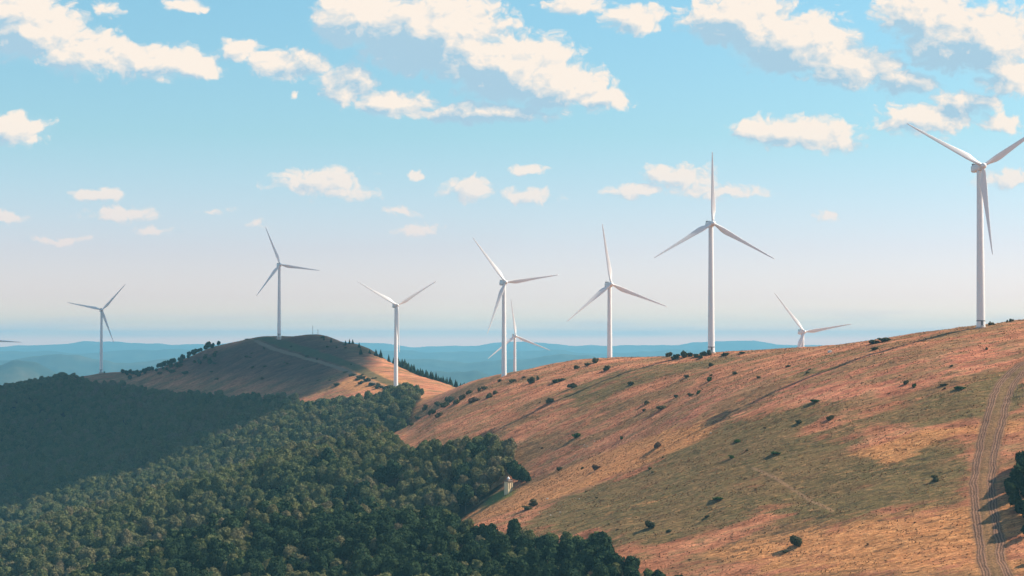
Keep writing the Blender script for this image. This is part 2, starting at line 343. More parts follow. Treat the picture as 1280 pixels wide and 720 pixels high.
# ---------------------------------------------------------------- materials
def mat(name):
    m = bpy.data.materials.new(name); m.use_nodes = True; t = NT(m.node_tree); t.n.clear()
    out = t.new('ShaderNodeOutputMaterial'); return m, t, out
def ground_mat():
    m, t, out = mat('hillside')
    geo = t.new('ShaderNodeNewGeometry'); Pp = geo.outputs['Position']
    mp = t.new('ShaderNodeMapping'); t.put(mp.inputs[0], Pp); mp.inputs['Rotation'].default_value = (0, 0, R(17.5)); mp.inputs['Scale'].default_value = (.22, 1, 1)
    PS = mp.outputs[0]
    A = {k: t.attr(k).outputs['Fac'] for k in ('scrub', 'forest', 'green', 'gold', 'red', 'meadow', 'far', 'track', 'road', 'trail')}  # scrub: mask of the shade painted on the far hill
    n1 = t.noise(PS, .045, 6, .62); n2 = t.noise(PS, .16, 6, .68); n3 = t.noise(PS, .8, 5, .70); n4 = t.noise(Pp, .9, 5, .7); n5 = t.noise(Pp, .035, 4, .6)
    # dry heath base
    heath = t.ramp(n2, [(.30, (.20, .080, .045)), (.42, (.36, .145, .080)), (.52, (.52, .215, .120)), (.66, (.66, .32, .185))])
    red = t.ramp(n2, [(.30, (.30, .105, .070)), (.46, (.52, .195, .120)), (.64, (.70, .34, .21))])
    gold = t.ramp(n3, [(.28, (.30, .135, .052)), (.5, (.52, .232, .095)), (.70, (.68, .37, .17))])
    turf = t.ramp(n3, [(.26, (.055, .052, .020)), (.44, (.105, .092, .038)), (.56, (.165, .126, .055)), (.68, (.32, .185, .090))])
    def soft(a, k=.75, lo=.28, hi=.78):      # break the edge of a patch up with the cover's own texture
        s = t.m('ADD', a, t.m('MULTIPLY', t.m('SUBTRACT', t.m('MULTIPLY_ADD', n2, .6, t.m('MULTIPLY', n1, .4)), .5), k * 5.0))
        return t.ss(s, lo, hi)
    c = t.mix(t.m('MULTIPLY', soft(A['red']), .85), heath, red)
    # scattered green and dark tufted areas through the heath
    gs = t.ss(t.m('ADD', t.m('MULTIPLY', n1, .5), t.m('MULTIPLY', n2, .5)), .46, .55)
    c = t.mix(t.m('MULTIPLY', gs, .72), c, turf)
    c = t.mix(t.m('MULTIPLY', soft(A['green']), .86), c, turf)
    c = t.mix(t.m('MULTIPLY', soft(A['gold']), .82), c, gold)
    c = t.mix(t.m('MULTIPLY', A['scrub'], .9), c, t.ramp(n2, [(.35, (.034, .032, .026)), (.5, (.075, .044, .038)), (.65, (.15, .068, .058))]))  # shade put into the far hill's heath colour, on top of the cloud's shadow
    # fine tussock grain
    gr = t.ramp(n4, [(.30, (.55, .55, .55)), (.50, (1, 1, 1)), (.70, (1.35, 1.30, 1.2))])
    c = t.mix(.75, c, t.mix(1, c, gr, 'MULTIPLY'))
    dk = t.ss(t.m('ADD', t.noise(PS, .42, 4, .62), t.m('MULTIPLY', t.m('SUBTRACT', n1, .5), .5)), .58, .70)
    c = t.mix(t.m('MULTIPLY', dk, .60), c, (.062, .048, .032, 1))
    ln = t.new('ShaderNodeMapping'); t.put(ln.inputs[0], Pp); ln.inputs['Rotation'].default_value = (0, 0, R(14)); ln.inputs['Scale'].default_value = (.10, 1, 1)
    n6 = t.noise(ln.outputs[0], .75, 5, .72)
    c = t.mix(.7, c, t.mix(1, c, t.ramp(n6, [(.34, (.46, .44, .44)), (.48, (.92, .92, .92)), (.62, (1.42, 1.36, 1.28))]), 'MULTIPLY'))
    # trampled lines
    tl = t.m('MULTIPLY', t.m('SUBTRACT', 1, t.ss(t.m('ADD', A['trail'], t.m('MULTIPLY', n3, 1.2)), .7, 1.9)), .55)
    c = t.mix(tl, c, (.42, .25, .15, 1))
    # green meadow hollow, forest floor, distant woods
    c = t.mix(t.m('MULTIPLY', A['meadow'], .9), c, t.mix(n3, (.09, .12, .03, 1), (.20, .22, .06, 1)))
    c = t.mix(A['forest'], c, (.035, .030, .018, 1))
    farc = t.ramp(t.noise(Pp, .004, 5, .6), [(.35, (.022, .042, .040)), (.55, (.040, .062, .050)), (.72, (.09, .095, .070))])
    c = t.mix(A['far'], c, farc)
    # vehicle track: bare strips between thin grass
    tw = t.m('ADD', A['track'], t.m('MULTIPLY', t.m('SUBTRACT', t.noise(Pp, .12, 3), .5), 2.4))
    ab = t.m('ABSOLUTE', tw)
    lane = t.m('SUBTRACT', 1, t.ss(t.m('ADD', t.m('ABSOLUTE', t.m('SUBTRACT', ab, 3.3)), t.m('MULTIPLY', n4, .9)), 1.5, 2.6))
    worn = t.m('SUBTRACT', 1, t.ss(t.m('ADD', ab, t.m('MULTIPLY', n4, 1.8)), 5.0, 7.4))
    line = t.m('MULTIPLY_ADD', t.m('SINE', t.m('MULTIPLY', t.m('ADD', tw, t.m('MULTIPLY', n1, 1.5)), 6.2)), .5, .5)
    soil = t.mix(t.ss(t.m('ADD', line, t.m('MULTIPLY', t.m('SUBTRACT', n4, .5), 2.4)), .1, .9), (.32, .18, .125, 1), (.095, .052, .042, 1))
    thin = t.ramp(n4, [(.3, (.11, .075, .04)), (.6, (.27, .16, .08))])
    c = t.mix(t.m('MULTIPLY', worn, .85), c, thin)
    c = t.mix(t.m('MULTIPLY', lane, .75), c, soil)
    # the road on the far hill
    rd = t.m('SUBTRACT', 1, t.ss(t.m('ABSOLUTE', A['road']), 1.6, 3.2))
    c = t.mix(t.m('MULTIPLY', rd, .85), c, (.22, .16, .12, 1))
    vg = t.m('MULTIPLY', t.m('SUBTRACT', 1, t.ss(t.m('ABSOLUTE', t.m('SUBTRACT', A['road'], -11.0)), 4.0, 8.0)), .8)
    c = t.mix(vg, c, (.055, .075, .035, 1))
    b = t.new('ShaderNodeBump'); b.inputs['Strength'].default_value = .9; b.inputs['Distance'].default_value = .55
    t.put(b.inputs['Height'], t.m('ADD', t.m('MULTIPLY', n4, .8), t.m('MULTIPLY', n3, .7)))
    p = t.new('ShaderNodeBsdfPrincipled'); t.put(p.inputs['Base Color'], c); p.inputs['Roughness'].default_value = .95
    p.inputs['Specular IOR Level'].default_value = .12; t.put(p.inputs['Normal'], b.outputs[0])
    t.l.new(p.outputs[0], out.inputs[0]); return m
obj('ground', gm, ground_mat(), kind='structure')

def leaf_mat(name, stops, trans=.22):
    m, t, out = mat(name)
    oi = t.new('ShaderNodeObjectInfo'); geo = t.new('ShaderNodeNewGeometry')
    r = t.m('FRACT', t.m('ADD', t.m('MULTIPLY', oi.outputs['Random'], .97), 0.013))
    big = t.noise(oi.outputs['Location'], .012, 3, .6)
    f = t.m('MULTIPLY_ADD', t.m('SUBTRACT', r, .5), .62, t.m('MULTIPLY_ADD', t.m('SUBTRACT', big, .5), 1.6, .5), clamp=True)
    c = t.ramp(f, stops)
    n = t.noise(geo.outputs['Position'], .9, 3, .6)
    c = t.mix(1, c, t.ramp(n, [(.3, (.62, .66, .62)), (.5, (1, 1, 1)), (.72, (1.5, 1.42, 1.25))]), 'MULTIPLY')
    d = t.new('ShaderNodeBsdfDiffuse'); t.put(d.inputs[0], c)
    tr = t.new('ShaderNodeBsdfTranslucent'); t.put(tr.inputs[0], c)
    mx = t.new('ShaderNodeMixShader'); mx.inputs[0].default_value = trans
    t.l.new(d.outputs[0], mx.inputs[1]); t.l.new(tr.outputs[0], mx.inputs[2]); t.l.new(mx.outputs[0], out.inputs[0]); return m
M_BEECH = leaf_mat('beech_leaves', [(0, (.092, .122, .056)), (.3, (.122, .150, .066)), (.5, (.146, .162, .076)), (.68, (.162, .164, .084)), (.85, (.176, .162, .096)), (1, (.186, .162, .106))], .32)
M_PINE = leaf_mat('needles', [(0, (.018, .034, .022)), (1, (.034, .052, .030))], .08)
M_PINE2 = leaf_mat('dark_leaves', [(0, (.024, .048, .028)), (1, (.042, .070, .036))], .15)
M_BUSH = leaf_mat('shrub_leaves', [(0, (.050, .060, .034)), (.5, (.080, .085, .044)), (1, (.125, .105, .060))], .25)
M_LUSH = leaf_mat('lush_leaves', [(0, (.035, .075, .022)), (1, (.060, .110, .030))], .2)
M_DRYB = leaf_mat('dry_twigs', [(0, (.075, .055, .040)), (1, (.13, .085, .06))], .12)
M_GRASS = leaf_mat('dry_grass', [(0, (.12, .085, .045)), (.4, (.22, .13, .075)), (.7, (.33, .18, .10)), (1, (.42, .27, .15))], .2)
def simple(name, col, rough=.8, var=.15, scale=.5, metal=0.0):
    m, t, out = mat(name); geo = t.new('ShaderNodeNewGeometry')
    n = t.noise(geo.outputs['Position'], scale, 5, .6)
    c = t.mix(n, tuple(v * (1 - var) for v in col) + (1,), tuple(min(1, v * (1 + var)) for v in col) + (1,))
    p = t.new('ShaderNodeBsdfPrincipled'); t.put(p.inputs['Base Color'], c); p.inputs['Roughness'].default_value = rough; p.inputs['Metallic'].default_value = metal
    t.l.new(p.outputs[0], out.inputs[0]); return m
M_WHITE = simple('white_paint', (.74, .77, .80), .42, .03, .15)
M_GREY = simple('grey_paint', (.16, .17, .18), .5, .1)
M_BARK = simple('bark', (.14, .12, .10), .9, .3, 2)
M_STONE = simple('pale_plaster', (.72, .58, .38), .9, .12, 1)
M_DARK = simple('dark_roof', (.10, .065, .05), .8, .2, 2)
M_ROCK = simple('pale_rock', (.48, .46, .43), .9, .2, 2)
M_METAL = simple('galvanised', (.35, .36, .37), .5, .1, 1, .4)
M_WOOD = simple('old_wood', (.16, .12, .09), .9, .25, 2)

# ---------------------------------------------------------------- haze
def haze_box():
    x0, x1, y0, y1, z0, z1 = -16000, 16000, -40, 28600, float(gz.min()) - 1, CZ + 140
    v = [(x, y, z) for z in (z0, z1) for y in (y0, y1) for x in (x0, x1)]
    f = [0,2,3,1, 4,5,7,6, 0,1,5,4, 2,6,7,3, 0,4,6,2, 1,3,7,5]
    me = new_mesh('haze', v, f, [4] * 6, False)
    m, t, out = mat('haze_air'); pv = t.new('ShaderNodeVolumePrincipled')
    pv.inputs['Color'].default_value = (.28, .71, 1.0, 1); pv.inputs['Density'].default_value = HAZE; pv.inputs['Anisotropy'].default_value = 0.0
    t.l.new(pv.outputs[0], out.inputs['Volume'])
    obj('haze', me, m, kind='stuff')
HAZE = 0.67e-4
haze_box()

# ---------------------------------------------------------------- mesh bits
class MB:
    def __init__(s): s.v = []; s.f = []; s.n = 0
    def add(s, v, f):
        v = np.asarray(v, float); s.v.append(v); s.f += [[i + s.n for i in q] for q in f]; s.n += len(v)
    def box(s, c, size, rot=None):
        c = np.array(c); h = np.array(size) / 2
        v = np.array([(x, y, z) for z in (-1, 1) for y in (-1, 1) for x in (-1, 1)]) * h
        if rot is not None: v = v @ np.array(rot).T
        s.add(v + c, [(0,2,3,1),(4,5,7,6),(0,1,5,4),(2,6,7,3),(0,4,6,2),(1,3,7,5)])
    def rings(s, R_, cap=True):       # list of (n,3) rings
        n = len(R_[0]); v = np.concatenate(R_); f = []
        for i in range(len(R_) - 1):
            for j in range(n): k = (j + 1) % n; f.append((i*n+j, i*n+k, (i+1)*n+k, (i+1)*n+j))
        if cap: f.append(tuple(range(n))[::-1]); f.append(tuple(range((len(R_)-1)*n, len(R_)*n)))
        s.add(v, f)
    def tube(s, p0, p1, r0, r1, n=8):
        p0 = np.array(p0, float); p1 = np.array(p1, float); d = p1 - p0; d /= np.linalg.norm(d)
        a = np.cross(d, (0, 0, 1) if abs(d[2]) < .9 else (1, 0, 0)); a /= np.linalg.norm(a); b = np.cross(d, a)
        t = np.arange(n) / n * 2 * np.pi; c = np.outer(np.cos(t), a) + np.outer(np.sin(t), b)
        s.rings([p0 + c * r0, p1 + c * r1])
    def lathe(s, prof, n=32, cap=True):
        t = np.arange(n) / n * 2 * np.pi
        s.rings([np.c_[np.cos(t) * r, np.sin(t) * r, np.full(n, z)] for r, z in prof], cap)
    def mesh(s, name, smooth=False, angle=None):
        me = bpy.data.meshes.new(name); me.from_pydata(np.concatenate(s.v).tolist(), [], s.f); me.update()
        me.polygons.foreach_set('use_smooth', np.full(len(me.polygons), smooth)); return me

# ---------------------------------------------------------------- wind turbines
TWR = MB(); TWR.lathe([(2.15, -3), (2.15, .0), (2.13, 1), (2.02, 12), (1.92, 24), (1.80, 36), (1.68, 50), (1.56, 64), (1.46, 77.6), (1.46, 78.1)], 40)
TWR = TWR.mesh('tower', True)
def seam(z, r):
    b = MB(); b.lathe([(r - .02, z - .12), (r + .03, z - .1), (r + .03, z + .1), (r - .02, z + .12)], 40); return b.mesh('seam', True)
FLG = [seam(24.2, 1.92), seam(50.2, 1.68)]
BND = MB(); BND.lathe([(2.13, 2.75), (2.19, 2.8), (2.19, 3.25), (2.12, 3.3)], 40); BND = BND.mesh('base_band', True)
FND = MB(); FND.lathe([(2.7, -2.5), (2.7, .0), (2.6, .06), (2.2, .08)], 32); FND = FND.mesh('foundation')
DOOR = MB(); DOOR.box((0, -2.14, 1.9), (1.0, .16, 2.1)); DOOR.box((0, -2.9, .55), (1.3, 1.3, .14)); DOOR.box((0, -3.8, .27), (1.3, .5, .14)); DOOR = DOOR.mesh('door')
def nacelle_mesh():      # along +y is the tail, hub at -y; local origin on the tower axis at hub height
    b = MB(); rs = []
    for (y, hx, hz, dz) in ((-3.3, 1.45, 1.45, 0), (-3.0, 1.7, 1.7, 0), (0, 1.85, 1.9, .05), (4.5, 1.85, 1.95, .1), (7.0, 1.7, 1.75, .2), (7.6, 1.45, 1.45, .3)):
        ring = []
        for k in range(24):
            a = k / 24 * 2 * math.pi; c, s_ = math.cos(a), math.sin(a); e = .45
            ring.append((hx * abs(c) ** e * (1 if c >= 0 else -1), y, dz + hz * abs(s_) ** e * (1 if s_ >= 0 else -1)))
        rs.append(np.array(ring))
    b.rings(rs); return b.mesh('nacelle', True)
NAC = nacelle_mesh()
RFG = MB(); RFG.box((0, 6.4, 2.45), (2.6, .5, .9)); RFG.tube((-.8, 5.6, 1.9), (-.8, 5.6, 3.6), .06, .04, 6); RFG.tube((.8, 5.6, 1.9), (.8, 5.6, 3.4), .06, .04, 6); RFG.box((-.8, 5.6, 3.6), (.5, .12, .12)); RFG = RFG.mesh('cooler')
VNT = MB(); VNT.box((0, 7.62, .3), (2.2, .14, 2.0)); VNT = VNT.mesh('rear_vent')
HUB = MB(); HUB.rings([np.array([(r * math.cos(a), y, r * math.sin(a)) for a in np.arange(24) / 24 * 2 * np.pi]) for y, r in ((1.1, 1.35), (.9, 1.55), (0, 1.62), (-.8, 1.5), (-1.5, 1.1), (-1.95, .6), (-2.1, .12))])
HUB = HUB.mesh('hub', True)
def blade_mesh():        # along +z from the hub centre, chord mostly in the rotor plane (x), thickness along y
    b = MB(); rs = []; n = 20
    for (z, c, th, tw, off) in ((.9, 1.7, 1.7, 80, 0), (2.2, 1.7, 1.65, 40, 0), (4, 2.2, 1.3, 24, .15), (7, 3.15, .85, 16, .45), (9.5, 3.35, .68, 12, .55), (14, 2.85, .48, 9, .45), (20, 2.2, .34, 6, .32), (27, 1.65, .24, 4, .22), (34, 1.2, .16, 2, .15), (40, .82, .11, 1, .1), (43.3, .45, .07, 0, .05), (44, .15, .04, 0, .02)):
        t = R(tw); bend = -.0011 * z * z; ring = []
        for k in range(n):
            a = k / n * 2 * math.pi; cx = math.cos(a) * c / 2 + off; s_ = math.sin(a) * th / 2
            if z > 3: s_ *= (1 - .55 * ((-math.cos(a) + 1) / 2) ** 1.2 * 0 - .45 * (1 + math.cos(a)) / 2)
            ring.append((cx * math.cos(t) - s_ * math.sin(t), cx * math.sin(t) + s_ * math.cos(t) + bend, z))
        rs.append(np.array(ring))
    b.rings(rs); return b.mesh('blade', True)
BLD = blade_mesh()
def turbine(px, d, zh, ang0, label, yaw=24, hub_h=79.9, off=0.0):
    """px, d: where the tower stands; zh: hub height relative to the eye; ang0: bearing of one blade seen from the front"""
    x, y = (px - 640) / F * d, d; z0 = CZ + zh - hub_h
    T = obj('wind_turbine', None, label=label, cat='wind turbine', group='wind turbines along the ridges'); T.location = (x, y, z0)
    obj('tower', TWR, M_WHITE, T); obj('base_band', BND, M_GREY, T); obj('foundation', FND, M_ROCK, T); obj('door', DOOR, M_GREY, T); [obj('seam', f_, M_WHITE, T) for f_ in FLG]
    rz = R(yaw)      # nose turned to the right of the camera
    N = obj('nacelle', NAC, M_WHITE, T); N.location = (0, 0, hub_h); N.rotation_euler = (R(-4), 0, rz)
    C_n = obj('cooler', RFG, M_GREY, N); V_n = obj('rear_vent', VNT, M_GREY, N)
    from mathutils import Matrix
    rot = Matrix.Rotation(rz, 4, 'Z') @ Matrix.Rotation(R(-4), 4, 'X')
    hc = rot @ Vector((0, -4.4, 0))
    h = obj('hub', HUB, M_WHITE, T); h.matrix_local = Matrix.Translation(hc + Vector((0, 0, hub_h))) @ rot
    for k in range(3):
        bl = obj('blade', BLD, M_WHITE, T)
        a = R(90 - (ang0 + 120 * k))      # turn about the rotor axis; seen from the camera anticlockwise = positive ang
        bl.matrix_local = Matrix.Translation(hc + Vector((0, 0, hub_h))) @ rot @ Matrix.Rotation(a, 4, 'Y') @ Matrix.Scale(1.02, 4)
    return T
TURB = [
 (1226, 880, 86.5, 153, 'largest white turbine, on the right shoulder of the hill, one blade hanging along its tower'),
 (889, 1100, 72.5, 90, 'white turbine on the hill crest with one blade pointing straight up'),
 (762, 1290, 40.5, 98.5, 'white turbine just behind the grassy crest, one blade slightly left of vertical'),
 (630, 1412, 46.0, 128, 'white turbine at the low end of the grassy ridge, in front of a farther one'),
 (643.5, 2090, 4.5, 97.5, 'small far turbine half hidden by the ridge, right beside the tower of a nearer one'),
 (495, 1662, 32.5, 151, 'white turbine in the saddle below the far hill, two blades raised like a Y'),
 (349, 1960, 83.5, 112, 'turbine in cloud shade rising behind the top of the far hill'),
 (127, 2270, 38.5, 168.5, 'small shaded turbine on the low skyline left of the far hill'),
 (1003, 1575, 7.0, 129, 'turbine standing behind the ridge so that only its hub and blades show'),
 (-21, 2150, 0.0, -4, 'turbine beyond the left edge, a single blade tip reaching into view')]
YAW = (8, 10, 14, 18, 16, 20, 20, 22, 12, 20)
for t_, y_ in zip(TURB, YAW): turbine(*t_, yaw=y_)

# ---------------------------------------------------------------- vegetation meshes
def leafy(seed, lobes, nq, qs, core=True, core_r=.86, up=.25):
    """crown: lobes (cx,cy,cz,rx,ry,rz); nq leaf-clump faces of size qs over their uneven surface plus a dense core"""
    r = np.random.RandomState(seed); V_, F_ = [], []; n0 = 0
    L = np.array(lobes, float); area = (L[:, 3] * L[:, 5]); pick = r.choice(len(L), nq, p=area / area.sum())
    d = r.normal(size=(nq, 3)); d[:, 2] += up; d /= np.linalg.norm(d, axis=1)[:, None]
    l = L[pick]; rr = 1 + .22 * fbm(d[:, 0] * 2.3 + pick * 5.1, d[:, 1] * 2.3 + d[:, 2] * 1.9, 3) - .30 * r.rand(nq) ** 2
    c = l[:, :3] + d * l[:, 3:6] * rr[:, None]
    nrm = d + r.normal(size=(nq, 3)) * .55; nrm /= np.linalg.norm(nrm, axis=1)[:, None]
    a = np.cross(nrm, r.normal(size=(nq, 3))); a /= np.linalg.norm(a, axis=1)[:, None]; b = np.cross(nrm, a)
    s_ = (qs * (.6 + .8 * r.rand(nq)))[:, None]
    q_ = np.stack([c - a * s_ * .5 - b * s_ * .2, c + a * s_ * .15 - b * s_ * .5, c + a * s_ * .55 + b * s_ * .15, c - a * s_ * .1 + b * s_ * .55], 1)
    V_.append(q_.reshape(-1, 3)); F_.append(np.arange(nq * 4).reshape(-1, 4)); n0 = nq * 4
    faces = F_[0].ravel().tolist(); tot = [4] * nq
    if core:
        nu, nv_ = 10, 6
        for li, e in enumerate(L):
            th = np.linspace(.12, np.pi - .12, nv_); ph = np.arange(nu) / nu * 2 * np.pi
            T_, Ph = np.meshgrid(th, ph, indexing='ij'); dd = np.stack([np.sin(T_) * np.cos(Ph), np.sin(T_) * np.sin(Ph), np.cos(T_)], -1)
            k = core_r * (1 + .20 * fbm(dd[..., 0] * 2.3 + li * 5.1, dd[..., 1] * 2.3 + dd[..., 2] * 1.9, 3))
            vv = e[:3] + dd * e[3:6] * k[..., None]; V_.append(vv.reshape(-1, 3))
            gf = (grid_faces(nv_, nu, True) + n0); faces += gf.tolist(); tot += [4] * (len(gf) // 4)
            faces += list(range(n0, n0 + nu)); tot.append(nu); faces += list(range(n0 + (nv_-1)*nu, n0 + nv_*nu)); tot.append(nu)
            n0 += nu * nv_
    return new_mesh('crown', np.concatenate(V_), faces, tot, False)
def trunk_mesh(h, r0, seed, spread):
    b = MB(); rn = random.Random(seed); b.tube((0, 0, -1.5), (0, 0, h * .45), r0, r0 * .75, 8); b.tube((0, 0, h * .45), (.2, .1, h * .8), r0 * .74, r0 * .3, 7)
    for k in range(5):
        a = k * 1.3 + rn.random(); z = h * (.35 + .09 * k); b.tube((0, 0, z), (math.cos(a) * spread, math.sin(a) * spread, z + h * .22), r0 * .35, r0 * .12, 5)
    return b.mesh('trunk', True)
def broad_lobes(seed, h, wd, n=7):
    rn = random.Random(seed); L = [(0, 0, h * .62, wd * .46, wd * .46, h * .30)]
    for k in range(n):
        a = k / n * 6.283 + rn.random() * .8; rr = wd * rn.uniform(.16, .30); z = h * rn.uniform(.42, .80); s_ = wd * rn.uniform(.17, .27)
        L.append((math.cos(a) * rr, math.sin(a) * rr, z, s_, s_, s_ * rn.uniform(.9, 1.35)))
    L.append((rn.uniform(-.6, .6), rn.uniform(-.6, .6), h * .83, wd * .22, wd * .22, h * .15)); return L
BEECH = []
for k, (h, wd) in enumerate(((12.5, 8.2), (11.5, 7.6), (13.5, 7.8), (10.5, 7.4), (12, 9.2), (14.2, 7.2))):
    BEECH.append((leafy(10 + k, broad_lobes(k, h, wd * 1.02, 7 + k % 3), 1700, .85), trunk_mesh(h, .24, k, wd * .28)))
def spruce_mesh(seed, h, wd, pine=False):
    r = np.random.RandomState(seed); V_ = []; faces = []; tot = []; n0 = 0
    tiers = 11
    for i in range(tiers):
        f = i / (tiers - 1); z = h * (.10 + .86 * f); rad_ = wd / 2 * (1 - f) ** .85 + .12
        m_ = max(5, int(14 * (1 - f)) + 4)
        for j in range(m_):
            a = j / m_ * 6.283 + r.rand() * .5; L = rad_ * (.75 + .4 * r.rand()); dz = -.28 * L * (.6 + r.rand() * .6)
            ca, sa = math.cos(a), math.sin(a); wq = .34 * L + .18
            p = np.array([[0, 0, z + .15], [ca * L * .55 - sa * wq, sa * L * .55 + ca * wq, z + dz * .45], [ca * L, sa * L, z + dz], [ca * L * .55 + sa * wq, sa * L * .55 - ca * wq, z + dz * .45 - .1]])
            V_.append(p); faces += [n0, n0+1, n0+2, n0+3]; tot.append(4); n0 += 4
            p2 = p.copy(); p2[:, 2] -= .35; p2[1, 2] -= .3; V_.append(p2); faces += [n0, n0+1, n0+2, n0+3]; tot.append(4); n0 += 4
    b = MB(); b.lathe([(wd * .30, h * .14), (wd * .22, h * .4), (wd * .11, h * .7), (.05, h * .99)], 8)
    V_.append(np.concatenate(b.v));
    for q_ in b.f: faces += [i + n0 for i in q_]; tot.append(len(q_))
    return new_mesh('crown', np.concatenate(V_), faces, tot, False)
SPRUCE = [(spruce_mesh(s_, h, wd), trunk_mesh(h * .5, .16, s_, .3)) for s_, h, wd in ((1, 8, 5.4), (2, 9.5, 5.6), (3, 6.5, 5.2), (4, 7.5, 6.0))]
def bush_lobes(seed, n=7):
    rn = random.Random(seed * 7 + 1); L = [(0, 0, .30, .34, .34, .34)]; lean = rn.random() * 6.283
    for k in range(n):
        a = lean + rn.gauss(0, 1.2) + (3.1 if k % 3 == 0 else 0); rr = rn.uniform(.12, .50); s_ = rn.uniform(.10, .26)
        L.append((math.cos(a) * rr, math.sin(a) * rr, rn.uniform(.12, .68) * (1 - .5 * rr), s_ * rn.uniform(.8, 1.4), s_ * rn.uniform(.8, 1.4), s_ * rn.uniform(.7, 1.3)))
    return L
BUSH = [leafy(40 + k, bush_lobes(k), 700, .15, core_r=.62) for k in range(7)]
for b_ in BUSH: b_.name = 'shrub'
def twig_mesh():
    b = MB(); rn = random.Random(3); b.tube((0, 0, -.3), (0, 0, .35), .05, .035, 6)
    for k in range(7):
        a = k * .9; b.tube((0, 0, .1 + .04 * k), (math.cos(a) * .33, math.sin(a) * .33, .5 + .06 * k), .022, .008, 4)
    return b.mesh('stem', True)
TWIG = twig_mesh()

rng = np.random.RandomState(11)
# ---- the wood: a jittered grid of trees over the forest area
SP = 6.2
xs, ys = np.meshgrid(np.arange(-900, 330, SP), np.arange(560, 2420, SP)); xs[::2] += SP / 2
xs = xs + rng.uniform(-2.2, 2.2, xs.shape); ys = ys + rng.uniform(-2.2, 2.2, ys.shape); fx, fy = xs.ravel(), ys.ravel()
pxx = fx / fy * F + 640; k = (pxx > -170) & (pxx < 1030); fx, fy = fx[k], fy[k]
dm, ins = poly_d(fx, fy, FOREST); k = ins & (dm > 1.5)
k &= (rng.rand(len(fx)) > .06) | (dm < 12); k &= ~poly_d(fx, fy, MEADOW)[1]
_tw = hit(635.5, 616); k &= ~((np.hypot(fx - _tw[0], fy - _tw[1]) < 9) | ((np.abs(fx - _tw[0]) < 7) & (fy < _tw[1]) & (fy > _tw[1] - 40)))
fx, fy, dm = fx[k], fy[k], dm[k]
fz = H(fx, fy)
fs = rng.uniform(.64, 1.22, len(fx)) * (.88 + .22 * np.clip(fbm(fx / 60, fy / 60, 2) + .5, 0, 1)) * np.where(dm < 8, rng.uniform(.72, 1.0, len(fx)), 1.0) * (1 - .22 * sst(1500, 2200, fy))
fr = rng.uniform(0, 6.283, len(fx)); fk = rng.randint(0, len(BEECH), len(fx))
# which trees show: canopy line of sight test in narrow columns, nearest first
top_py = HY - (fz + 11.5 * fs - CZ) / fy * F; px = fx / fy * F + 640; base_py = HY - (fz + 5 * fs - CZ) / fy * F
order = np.argsort(fy); horizon = np.full(1500, 1e9); vis = np.zeros(len(fx))
hillx = np.arange(-170, 1330)
for i in order:
    a = int(px[i] - 4.2 * fs[i] * F / fy[i]) + 170; b = int(px[i] + 4.2 * fs[i] * F / fy[i]) + 171; a = max(0, a); b = min(1500, max(b, a + 1))
    seg = horizon[a:b]; vis[i] = np.clip(seg - top_py[i], 0, 40).mean() if top_py[i] < 735 else 0
    horizon[a:b] = np.minimum(seg, top_py[i] + 6)
ok = (px > -10) & (px < 1290) & (top_py < 714) & (vis > 2.0)
cand = np.where(ok)[0]; cand = cand[np.argsort(-(fs[cand] * F / fy[cand]))][:300]
single = np.zeros(len(fx), bool); single[cand] = True
def tree(kind, crown, trunk, x, y, z, s_, rz, mc, label, cat, group):
    T = obj(kind, None, label=label, cat=cat, group=group); T.location = (x, y, z); T.scale = (s_, s_, s_); T.rotation_euler = (0, 0, rz)
    obj('crown', crown, mc, T); obj('trunk', trunk, M_BARK, T); return T
for i in cand:
    if px[i] < 300: lb, gr_ = 'leafy olive tree among many alike in the bottom left corner of the wood', 'trees of the bottom left corner'
    elif px[i] < 430: lb, gr_ = 'leafy olive tree among many alike on the left side of the nearest wooded knoll', 'trees on the left of the nearest knoll'
    elif px[i] < 560: lb, gr_ = 'leafy olive tree among many alike on top and right of the nearest wooded knoll', 'trees on the right of the nearest knoll'
    elif px[i] < 700: lb, gr_ = 'leafy tree packed in the wood directly below the golden spur', 'trees below the golden spur'
    else: lb, gr_ = 'leafy tree in the narrow front tip of the wood under the green slope', 'trees in the front tip of the wood'
    tree('beech_tree', *BEECH[fk[i]], fx[i], fy[i], fz[i] - .4, fs[i], fr[i], M_BEECH, lb, 'tree', gr_)
